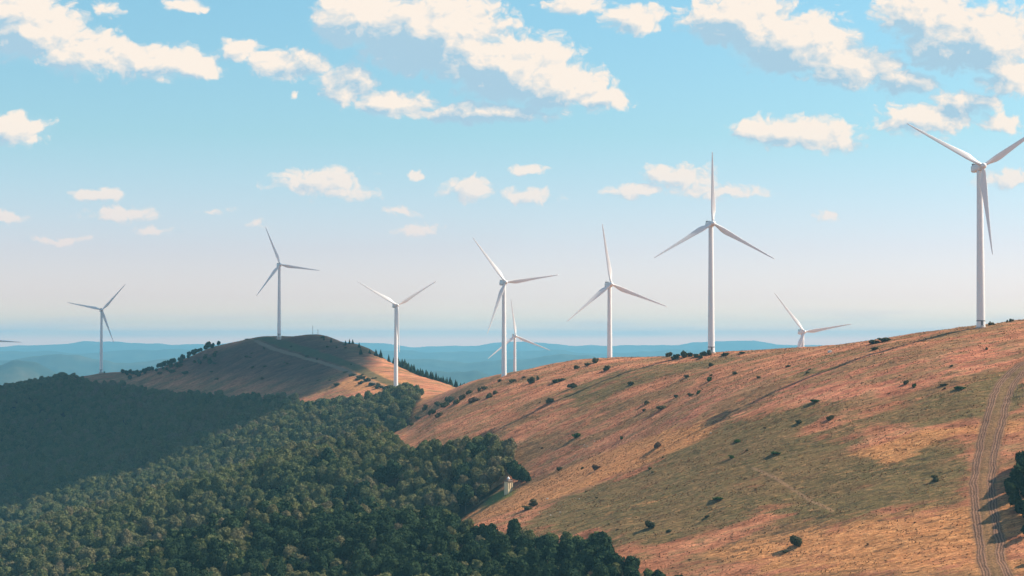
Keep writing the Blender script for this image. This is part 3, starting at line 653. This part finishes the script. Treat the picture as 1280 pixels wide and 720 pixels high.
# the rest of the wood, one object
src = bpy.data.collections.new('wood_tree_kinds')
for k_, (cr, tk) in enumerate(BEECH):
    me = cr.copy(); me.name = 'wood_tree'; me.materials.clear(); me.materials.append(M_BEECH)
    o = bpy.data.objects.new('wood_tree_kind', me); src.objects.link(o)
def scatter(name, pts, rots, scales, coll, kind='stuff', label=None, cat=None):
    me = bpy.data.meshes.new(name); me.vertices.add(len(pts)); me.vertices.foreach_set('co', np.asarray(pts, np.float32).ravel())
    a = me.attributes.new('rz', 'FLOAT', 'POINT'); a.data.foreach_set('value', np.asarray(rots, np.float32))
    a = me.attributes.new('sz', 'FLOAT', 'POINT'); a.data.foreach_set('value', np.asarray(scales, np.float32))
    o = obj(name, me, kind=kind, label=label, cat=cat)
    ng = bpy.data.node_groups.new(name + '_nodes', 'GeometryNodeTree')
    ng.interface.new_socket('Geometry', in_out='INPUT', socket_type='NodeSocketGeometry'); ng.interface.new_socket('Geometry', in_out='OUTPUT', socket_type='NodeSocketGeometry')
    t = NT(ng); i_ = t.new('NodeGroupInput'); o_ = t.new('NodeGroupOutput')
    mp = t.new('GeometryNodeMeshToPoints'); t.l.new(i_.outputs[0], mp.inputs[0])
    ci = t.new('GeometryNodeCollectionInfo'); ci.inputs[0].default_value = coll; ci.inputs['Separate Children'].default_value = True; ci.inputs['Reset Children'].default_value = True
    ip = t.new('GeometryNodeInstanceOnPoints'); t.l.new(mp.outputs[0], ip.inputs['Points']); t.l.new(ci.outputs[0], ip.inputs['Instance']); ip.inputs['Pick Instance'].default_value = True
    rv = t.new('FunctionNodeRandomValue', data_type='INT'); rv.inputs['Min'].default_value = 0; rv.inputs['Max'].default_value = 100
    t.l.new([s_ for s_ in rv.outputs if s_.type == 'INT'][0], ip.inputs['Instance Index'])
    nr_ = t.new('GeometryNodeInputNamedAttribute', data_type='FLOAT'); nr_.inputs[0].default_value = 'rz'
    ns = t.new('GeometryNodeInputNamedAttribute', data_type='FLOAT'); ns.inputs[0].default_value = 'sz'
    cx = t.new('ShaderNodeCombineXYZ'); t.l.new(nr_.outputs[0], cx.inputs[2])
    er = t.new('FunctionNodeEulerToRotation'); t.l.new(cx.outputs[0], er.inputs[0]); t.l.new(er.outputs[0], ip.inputs['Rotation'])
    t.l.new(ns.outputs[0], ip.inputs['Scale']); t.l.new(ip.outputs[0], o_.inputs[0])
    md = o.modifiers.new('scatter', 'NODES'); md.node_group = ng; return o
r_ = ~single
scatter('forest', np.c_[fx, fy, fz - .4][r_], fr[r_], fs[r_], src, label='mass of broadleaf wood covering the valley slopes', cat='forest')
print('trees', len(fx), 'single', len(cand))

# ---- tussock grass over the hill
def tuft(seed):
    r = np.random.RandomState(seed); V_ = []; n = 26
    for i in range(n):
        a = r.rand() * 6.283; rr = r.rand() * .28; x, y = math.cos(a) * rr, math.sin(a) * rr; b = r.rand() * 6.283; wq = .07; h = .25 + .35 * r.rand(); lx, ly = math.cos(a) * .22 * r.rand(), math.sin(a) * .22 * r.rand()
        V_ += [(x - math.cos(b) * wq, y - math.sin(b) * wq, -.08), (x + math.cos(b) * wq, y + math.sin(b) * wq, -.08), (x + lx + math.cos(b) * .03, y + ly + math.sin(b) * .03, h), (x + lx - math.cos(b) * .03, y + ly - math.sin(b) * .03, h)]
    return new_mesh('tuft', V_, list(range(n * 4)), [4] * n, False)
gsrc = bpy.data.collections.new('grass_kinds')
for s_ in range(4):
    me = tuft(s_); me.materials.append(M_GRASS); gsrc.objects.link(bpy.data.objects.new('tuft_kind', me))
N = 50000
gd = 560 + (1250 - 560) * rng.rand(N * 2) ** .8; gp = rng.uniform(520, 1340, N * 2); tx, ty = (gp - 640) / F * gd, gd
cl = fbm((.95 * tx - .3 * ty) / 30, (.3 * tx + .95 * ty) / 6, 3)
k = (cl + rng.uniform(-.5, .5, N * 2) > .05); fdm2, fin2 = poly_d(tx, ty, FOREST); k &= ~fin2; k &= np.abs(sdist(tx, ty, TRACK)) > 6.5
tx, ty = tx[k][:N], ty[k][:N]; tz = H(tx, ty)
scatter('grass', np.c_[tx, ty, tz], rng.rand(len(tx)) * 6.28, rng.uniform(.3, .75, len(tx)), gsrc, label='dry tussock grass over the hillside', cat='grass')

# ---- shrubs and small trees one by one
HIDE = []
def shrub(px, py, wpx, hpx, m, label, cat='shrub', group=None, d=None, kind='shrub', twigs=True):
    if d is None:
        h = hit(px, py)
        if h is None: return None
        x, y = h
    else: x, y = PD(px, d)
    z = ground(x, y); wm = wpx / F * y * 1.05; hm = hpx / F * y * .78
    T = obj(kind, None, label=label, cat=cat, group=group); T.location = (x, y, z - .05 * hm); T.scale = (wm / 1.25, wm / 1.25, hm / .95); T.rotation_euler = (0, 0, rng.rand() * 6.28)
    obj('foliage', BUSH[rng.randint(7)], None, T)
    o = T.children[0]; me = o.data
    key = me.name + m.name
    if key not in _bm:
        c_ = me.copy(); c_.materials.clear(); c_.materials.append(m); _bm[key] = c_
    o.data = _bm[key]
    if twigs: obj('stem', TWIG, M_BARK, T)
    return T
_bm = {}
# (px, foot py, width px, height px, material, label)
SH = [
 (1168,603,11,14,M_BUSH,'lone small dark tree casting a shadow, left of the dirt track'),
 (995,682,17,20,M_BUSH,'dark bushy tree with a long shadow low on the green slope'),
 (980,690,9,6,M_BUSH,'low dark bush at the foot of the bushy tree on the green slope'),
 (813,660,14,14,M_BUSH,'dark shrub with a slanting shadow near the front of the slope, above the wood'),
 (836,664,8,6,M_BUSH,'low dark tuft right of the shrub with slanting shadow'),
 (668,632,13,15,M_BUSH,'dark shrub among pale rocks on the front of the spur'),
 (660,637,16,8,M_BUSH,'low spreading bush beside the rocks on the spur'),
 (699,588,9,9,M_BUSH,'round dark bush on the golden crest of the spur'),
 (745,587,10,11,M_DRYB,'brown twiggy bush in the golden grass of the spur'),
 (728,586,4,5,M_BUSH,'tiny dark bush left of the brown twiggy bush'),
 (822,559,11,13,M_DRYB,'greyish brown shrub at the right end of the golden spur'),
 (720,547,12,10,M_LUSH,'fresh green bush with a shadow, above the golden spur'),
 (777,549,6,7,M_LUSH,'small fresh green bush right of the green bush above the spur'),
 (827,512,16,9,M_BUSH,'wide dark bush in the middle of the hillside'),
 (808,505,8,8,M_BUSH,'small dark bush just upper left of the wide dark one'),
 (805,514,6,6,M_BUSH,'tiny bush close left of the wide dark one'),
 (845,497,7,6,M_BUSH,'little bush just upper right of the wide dark one'),
 (789,482,9,9,M_BUSH,'roundish dark bush left of the middle of the hill'),
 (886,477,9,10,M_LUSH,'bright green bush below the turbine with the upright blade'),
 (873,492,7,7,M_LUSH,'small green bush below the bright green one'),
 (863,495,9,6,M_BUSH,'olive bush left of the small green one'),
 (888,458,9,7,M_BUSH,'grey green bush closely under the crest turbine'),
 (919,468,8,6,M_BUSH,'dark bush on the red grass right of the crest turbine'),
 (858,473,7,6,M_BUSH,'small bush left of the bright green bush'),
 (759,463,9,10,M_BUSH,'dark round bush on the slope right below the turbine behind the crest'),
 (716,485,12,13,M_BUSH,'large dark bush on the upper slope with a shadow streak beside it'),
 (697,478,20,8,M_BUSH,'broad dark thicket left of the large dark bush'),
 (688,503,10,10,M_BUSH,'dark bush standing in the long shadow of the turbine'),
 (744,454,10,12,M_BUSH,'round dark bush on the skyline left of the turbine behind the crest'),
 (734,457,9,7,M_BUSH,'flat dark bush beside the round one on the skyline'),
 (721,461,8,8,M_BUSH,'small dark bush farthest left of the skyline three'),
 (664,479,10,14,M_BUSH,'upright dark bush on the ridge right of the lower ridge turbine'),
 (672,475,5,9,M_BUSH,'thin dark bush just behind the upright one on the ridge'),
 (640,478,12,7,M_BUSH,'dark low bush touching the foot of the lower ridge turbine'),
 (625,477,6,6,M_BUSH,'little bush left of the foot of the lower ridge turbine'),
 (655,473,6,4,M_BUSH,'very small bush on the skyline between turbine and upright bush'),
 (611,497,10,9,M_BUSH,'grey green bush on the left end of the ridge'),
 (619,493,7,9,M_BUSH,'upright bush touching the grey green bush on the ridge end'),
 (593,502,14,11,M_DRYB,'brownish shrub on the steep left end of the ridge'),
 (606,487,9,8,M_BUSH,'small bush above the grey green one at the ridge end'),
 (599,489,6,9,M_BUSH,'narrow dark bush on the skyline at the ridge end'),
 (1037,526,10,10,M_BUSH,'dark blob of bush at the left edge of the green turf below the long shadow',),
 (998,529,10,9,M_BUSH,'dark gnarled bush with small shadow at the top of the green turf'),
 (1092,430,16,8,M_BUSH,'broad dark shrub on the skyline hump'),
 (1106,427,20,9,M_BUSH,'broad dark shrub right part of the skyline hump'),
 (1092,438,10,6,M_BUSH,'dark bush on the line of the turbine shadow below the skyline hump'),
 (1132,480,7,8,M_BUSH,'left of two small upright bushes in the red grass'),
 (1142,484,6,8,M_LUSH,'right of two small upright bushes in the red grass'),
 (1233,437,4,5,M_BUSH,'tiny dark bush below the largest turbine'),
 (1189,459,4,4,M_BUSH,'tiny dark bush left below the largest turbine'),
 (985,459,6,5,M_BUSH,'tiny dark tuft in the red grass under the half hidden turbine'),
 (948,473,8,5,M_BUSH,'flat dark tuft left in the red grass above the hill shadow'),
 (1009,467,5,4,M_BUSH,'tiny dark tuft on the line of the long shadow'),
 (1019,503,16,5,M_LUSH,'flat green mat of bush in the red grass'),
 (1200,488,16,6,M_LUSH,'bright green flat bush near the top of the dirt track'),
 (1178,483,12,4,M_BUSH,'dark flat bush left of the bright green flat one'),
 (895,626,15,6,M_LUSH,'flat bright green bush on the green slope, lowest of three'),
 (914,573,9,7,M_LUSH,'green bush on the green slope, leftmost of the upper three'),
 (969,569,12,5,M_LUSH,'green flat bush on the green slope, right of the upper three'),
 (921,553,13,5,M_LUSH,'dark green flat bush at the edge of red and green grass'),
 (884,646,8,4,M_BUSH,'small brown bush low on the slope'),
 (812,587,7,4,M_LUSH,'small green mat on the olive slope'),
 (1238,401,0,0,None,''),
 (636,606,0,0,None,'')]
for s_ in SH:
    if s_[2]: shrub(*s_)
# bushes in a cluster under the crest turbine, on the skyline
for (px_, py_, w_, h_) in ((835,446,10,9),(845,449,14,10),(856,447,9,14),(863,446,8,10),(870,447,10,8),(880,445,10,11),(886,444,7,12),(876,448,8,7),(907,444,10,6),(928,442,12,4)):
    shrub(px_, py_, w_, h_, M_BUSH, 'dark scrub in the clump left of the foot of the crest turbine', group='clump of scrub by the crest turbine')
# scrub where the wood meets the left foot of the ridge
for (px_, py_, w_, h_) in ((532,512,9,12),(541,517,10,12),(548,507,9,8),(556,509,12,12),(563,503,13,14),(571,505,10,9),(577,500,10,12),(549,521,12,9),(587,492,8,9),(523,525,9,7),(515,532,9,6)):
    shrub(px_, py_, w_, h_, M_BUSH, 'bush of the scrub between the wood and the left foot of the ridge', group='scrub at the left foot of the ridge')
# scattered small tufts over the slope
k = 0
while k < 34:
    px_ = rng.uniform(560, 1275); py_ = rng.uniform(455, 700)
    h = hit(px_, py_)
    if h is None or poly_d(np.array([h[0]]), np.array([h[1]]), FOREST)[1][0] or h[1] > 1500: k += .2; continue
    shrub(px_, py_, rng.uniform(2, 5), rng.uniform(1.5, 3.5), M_BUSH if rng.rand() < .6 else M_DRYB, 'tiny low bush dotted over the grassy slope', group='tiny bushes dotted over the slope', twigs=False); k += 1
# spruces on the far hill
def spruce(px, py, hpx, label, group, d=None, rounded=False):
    h = hit(px, py, 1500) if d is None else PD(px, d)
    if h is None: return
    x, y = h; z = ground(x, y); i = rng.randint(4); hh = (8, 9.5, 6.5, 7.5)[i]; s_ = hpx / F * y / hh
    if rounded: tree('broadleaf_tree', *BEECH[i], x, y, z - 3.4 * s_ * hh / 12.5, s_ * hh / 9.5, rng.rand() * 6, M_PINE, label, 'tree', group); return
    tree('spruce_tree', *SPRUCE[i], x, y, z - .2, s_, rng.rand() * 6, M_PINE, label, 'tree', group)
for i in range(92):
    t = i / 91; px_ = 498 + 88 * t + rng.uniform(-2, 2); d_ = 1822 - 110 * t + rng.uniform(-22, 30)
    spruce(px_, 0, rng.uniform(7, 15) * (1 - .3 * t), 'dark spruce in the row running down the right flank of the far hill', 'spruces down the right flank of the far hill', d_)
for (px_, d_, h_) in ((437,1900,7),(432,1895,6),(441,1905,6),(414,1925,6),(449,1880,7),(451,1840,9),(470,1850,9),(476,1850,11),(486,1838,10),(492,1835,9),(462,1855,6),(405,1940,5)):
    spruce(px_, 0, h_, 'dark spruce scattered below the top of the far hill on its right', 'spruces below the far hill top', d_)
for i in range(52):
    t = i / 51; px_ = 155 + 118 * t + rng.uniform(-2, 2); d_ = 2215 - 120 * t + rng.uniform(-80, 6) * (i % 3 != 0)
    spruce(px_, 0, rng.uniform(4, 8), 'small dark tree on the shaded left shoulder of the far hill', 'small trees on the left shoulder of the far hill', d_, True)
for (px_, d_, h_) in ((260,2103,9),(257,2100,7),(83,2290,5),(80,2290,7),(77,2288,4),(57,2290,4),(131,2228,3)):
    spruce(px_, 0, h_, 'single small tree breaking the left skyline', 'small trees on the left skyline', d_, True)
for (px_, py_, w_, h_) in ((215,466,12,8),(224,459,12,8),(262,450,9,5),(296,0,0,0),(200,468,8,6),(232,468,9,7),(421,482,10,7),(452,480,8,6)):
    if w_: shrub(px_, py_, w_, h_, M_BUSH, 'dark bush on the shaded flank of the far hill', group='bushes on the flank of the far hill')
for i in range(26):
    px_ = 440 + rng.uniform(0, 1) * 50; py_ = 470 + (px_ - 440) * .36 + rng.uniform(-2, 5)
    if i > 14: px_ = rng.uniform(468, 520); py_ = rng.uniform(484, 491)
    shrub(px_, py_, rng.uniform(6, 10), rng.uniform(4, 7), M_BUSH, 'green bush beside the road near the foot of the saddle turbine', group='bushes around the saddle turbine', twigs=False)
k = 0
while k < 44:
    px_ = rng.uniform(190, 470); py_ = rng.uniform(422, 478); h = hit(px_, py_, 1500)
    k += 1
    if h is None or h[1] < 1650 or poly_d(np.array([h[0]]), np.array([h[1]]), FOREST)[1][0]: continue
    shrub(px_, py_, rng.uniform(3, 7), rng.uniform(2, 4.5), M_BUSH, 'low dark bush sprinkled over the bare top of the far hill', group='bushes sprinkled over the far hill', twigs=False)
# trees at the right edge
for i, (px_, py_, s_) in enumerate(((1263,624,.62),(1272,618,.8),(1267,636,.6),(1276,646,.75),(1286,655,.8),(1284,632,.95),(1270,606,.7),(1280,600,.9),(1292,612,1.0),(1296,642,1.0),(1277,588,.7),(1290,590,.9),(1259,612,.42),(1305,625,1.1),(1279,672,.4),(1283,706,.35))):
    x, y = hit(px_, py_); tree('broadleaf_tree', *BEECH[i % 6], x, y, ground(x, y) - 2.2 * s_, s_, i * 1.3, M_PINE2,
        'dark green leafy tree in the clump right of the dirt track, cut by the frame', 'tree', 'clump of dark trees right of the track')
# dark green tree behind the little tower
for i, (px_, d_, s_) in enumerate(((648,603,1.1),(654,602,.9),(642,599,1.0),(659,602,.6))):
    x, y = hit(px_, d_); tree('broadleaf_tree', *BEECH[i], x, y, ground(x, y) - 3.2 * s_, s_, i * 2.0, M_PINE2, 'dark green tree at the end of the wood right behind the little tower', 'tree', 'dark trees behind the little tower')

# ---------------------------------------------------------------- little tower at the wood's edge
def little_tower():
    x, y = hit(635.5, 616); z = ground(x, y) + .8
    T = obj('stone_tower', None, label='narrow pale stone tower with dark eaves and white cap at the corner of the wood', cat='tower'); T.location = (x, y, z); T.rotation_euler = (0, 0, R(42))
    b = MB(); b.box((0, 0, 1.0), (3.2, 3.2, 9.0)); obj('wall', b.mesh('wall'), M_STONE, T)
    b = MB()
    for s_ in (-.75, .75): b.box((s_, -1.62, 3.0), (.45, .1, 3.4)); b.box((1.62, s_, 3.0), (.1, .45, 3.4))
    obj('window', b.mesh('window'), M_DARK, T)
    b = MB(); b.add([(-2,-2,5.4),(2,-2,5.4),(2,2,5.4),(-2,2,5.4),(-2,-2,5.7),(2,-2,5.7),(2,2,5.7),(-2,2,5.7),(-.8,-.8,6.5),(.8,-.8,6.5),(.8,.8,6.5),(-.8,.8,6.5)], [(3,2,1,0),(0,1,5,4),(1,2,6,5),(2,3,7,6),(3,0,4,7),(4,5,9,8),(5,6,10,9),(6,7,11,10),(7,4,8,11),(8,9,10,11)])
    obj('roof', b.mesh('roof'), M_DARK, T)
    b = MB(); b.lathe([(.75, 6.5), (.78, 6.9), (.6, 7.4), (.2, 7.8), (.03, 8.1)], 14); obj('cap', b.mesh('cap', True), M_WHITE, T)
little_tower()

# ---------------------------------------------------------------- masts on the far hill
def mast(px, d, h, label, arms):
    x, y = PD(px, d); z = ground(x, y); T = obj('antenna_mast', None, label=label, cat='mast'); T.location = (x, y, z)
    b = MB(); b.tube((0, 0, -.5), (0, 0, h), .30, .20, 8); obj('pole', b.mesh('pole', True), M_METAL, T)
    b = MB()
    for k in range(arms): b.box((0, 0, h * (.75 + .1 * k)), (1.4 - .4 * k, .12, .12))
    b.tube((-.6, 0, h * .75), (-.6, 0, h * .75 + .9), .05, .05, 6); obj('antenna', b.mesh('antenna'), M_METAL, T)
mast(391, 1975, 10.5, 'thin taller antenna mast on top of the far hill', 3); mast(397.5, 1975, 6.5, 'thin shorter antenna mast on top of the far hill', 2)

# ---------------------------------------------------------------- rocks
def rock_mesh(seed):
    r = np.random.RandomState(seed); nu, nv_ = 9, 6; th = np.linspace(.15, np.pi - .15, nv_); ph = np.arange(nu) / nu * 2 * np.pi
    T_, Ph = np.meshgrid(th, ph, indexing='ij'); k = .5 * (1 + .5 * (r.rand(nv_, nu) - .5))
    v = np.stack([np.sin(T_) * np.cos(Ph) * k, np.sin(T_) * np.sin(Ph) * k * .8, np.cos(T_) * k * .6], -1).reshape(-1, 3)
    f = grid_faces(nv_, nu, True).tolist() + list(range(nu)) + list(range((nv_-1)*nu, nv_*nu))
    return new_mesh('rock', v, f, [4] * ((nv_-1)*nu) + [nu, nu], False)
ROCKS = [rock_mesh(i) for i in range(4)]
def rock(px, py, wm, label, group=None, m=M_ROCK):
    h = hit(px, py)
    if h is None: return
    o = obj('rock', ROCKS[rng.randint(4)], m, label=label, cat='rock', group=group); o.location = (h[0], h[1], ground(*h) + wm * .12); o.scale = (wm,) * 3; o.rotation_euler = (0, 0, rng.rand() * 6)
rock(663,629,1.5,'pale boulder beside the dark shrub on the front of the spur'); rock(684,624,1.3,'pale boulder on the spur, right of the shrub among rocks')
rock(1037,441,3.0,'white boulder high on the hill under the skyline')
for (px_, py_) in ((688,644),(724,624),(734,558),(743,552),(730,557),(860,551),(674,641),(700,640),(640,480),(888,542)):
    rock(px_, py_, rng.uniform(.5, .9), 'small pale stone lying in the grass of the slope', 'small pale stones in the grass')

# ---------------------------------------------------------------- fence posts beside the upper end of the track
b = MB(); b.tube((0, 0, -.4), (0, 0, 1.5), .11, .09, 7); POST = b.mesh('fence_post', True)
for i, (px_, py_) in enumerate(((1266,497),(1270,499),(1274,500),(1278,498),(1262,494),(1271,489),(1277,488))):
    h = hit(px_, py_)
    if h:
        o = obj('fence_post', POST, M_WOOD, label='weathered wooden post in the row right of the upper dirt track', cat='fence post', group='posts beside the upper track')
        o.location = (h[0], h[1], ground(*h)); o.rotation_euler = (R(rng.uniform(-5, 5)), R(rng.uniform(-5, 5)), 0); o.scale = (1.3, 1.3, 1.3)
# shrublets beside the largest turbine
shrub(1239, 408, 9, 7, M_BUSH, 'dark bush close right of the foot of the largest turbine', d=884)
shrub(1237.5, 405, 3.5, 10, M_BUSH, 'thin upright bush close right of the largest turbine foot', d=885)
for (px_, d_, h_) in ((1259,905,7),(1263,906,8),(1266,907,5)):
    shrub(px_, 0, 3.5, h_, M_BUSH, 'tiny bare sapling on the skyline at the right', group='saplings on the right skyline', d=d_)

# ---------------------------------------------------------------- the cumulus overhead whose shadow lies on the far hill
def shade_cloud():
    alt = 1150.0
    poly = [PD(*p) for p in [(-420,1420),(-60,1450),(60,1500),(160,1545),(250,1590),(320,1660),(390,1725),(425,1790),(445,1870),(452,1960),(440,2150),(420,2500),(150,2900),(-500,2700),(-900,2000)]]
    zr = CZ - 60; off = (alt + CZ - zr) / math.tan(R(SUN_EL)); ox, oy = math.cos(R(SUN_AZ)) * off, math.sin(R(SUN_AZ)) * off
    P = np.array(poly) ; x0, y0 = P.min(0) - 80; x1, y1 = P.max(0) + 80
    n = 150; X_, Y_ = np.meshgrid(np.linspace(x0, x1, n), np.linspace(y0, y1, n), indexing='ij')
    dm_, in_ = poly_d(X_, Y_, poly); sd = np.where(in_, dm_, -dm_) + 48 * fbm(X_ / 95, Y_ / 95, 5, .6)
    t = np.sqrt(np.clip(sd, 0, 400) / 400)
    top = 40 + 330 * t * (1 + .35 * fbm(X_ / 130, Y_ / 130, 4)); bot = 25 * t * (1 + .5 * fbm(X_ / 90 + 7, Y_ / 90, 3))
    keep = sd > 0; vid = -np.ones((n, n), int); vid[keep] = np.arange(keep.sum()); nv_ = keep.sum()
    edge = np.zeros_like(keep); edge[1:-1, 1:-1] = keep[1:-1, 1:-1] & ~(keep[2:, 1:-1] & keep[:-2, 1:-1] & keep[1:-1, 2:] & keep[1:-1, :-2])
    zt = np.where(edge, 20, top); zb = np.where(edge, 0, -bot)
    V_ = np.concatenate([np.c_[X_[keep] + ox, Y_[keep] + oy, zt[keep] + alt + CZ], np.c_[X_[keep] + ox, Y_[keep] + oy, zb[keep] + alt + CZ]])
    q_ = keep[:-1, :-1] & keep[1:, :-1] & keep[1:, 1:] & keep[:-1, 1:]
    a = vid[:-1, :-1][q_]; b_ = vid[1:, :-1][q_]; c = vid[1:, 1:][q_]; d = vid[:-1, 1:][q_]
    f = np.concatenate([np.stack([a, b_, c, d], -1).ravel(), np.stack([d, c, b_, a], -1).ravel() + nv_])
    me = new_mesh('cloud', V_, f, np.full(len(f) // 4, 4))
    m, t_, out = mat('cloud_white'); p = t_.new('ShaderNodeBsdfDiffuse'); p.inputs[0].default_value = (.9, .9, .9, 1)
    tr = t_.new('ShaderNodeBsdfTranslucent'); tr.inputs[0].default_value = (.9, .9, .9, 1); mx = t_.new('ShaderNodeMixShader'); mx.inputs[0].default_value = .4
    t_.l.new(p.outputs[0], mx.inputs[1]); t_.l.new(tr.outputs[0], mx.inputs[2]); t_.l.new(mx.outputs[0], out.inputs[0])
    obj('cloud', me, m, label='white cumulus high over the right of the valley, shading the far hill', cat='cloud')
shade_cloud()
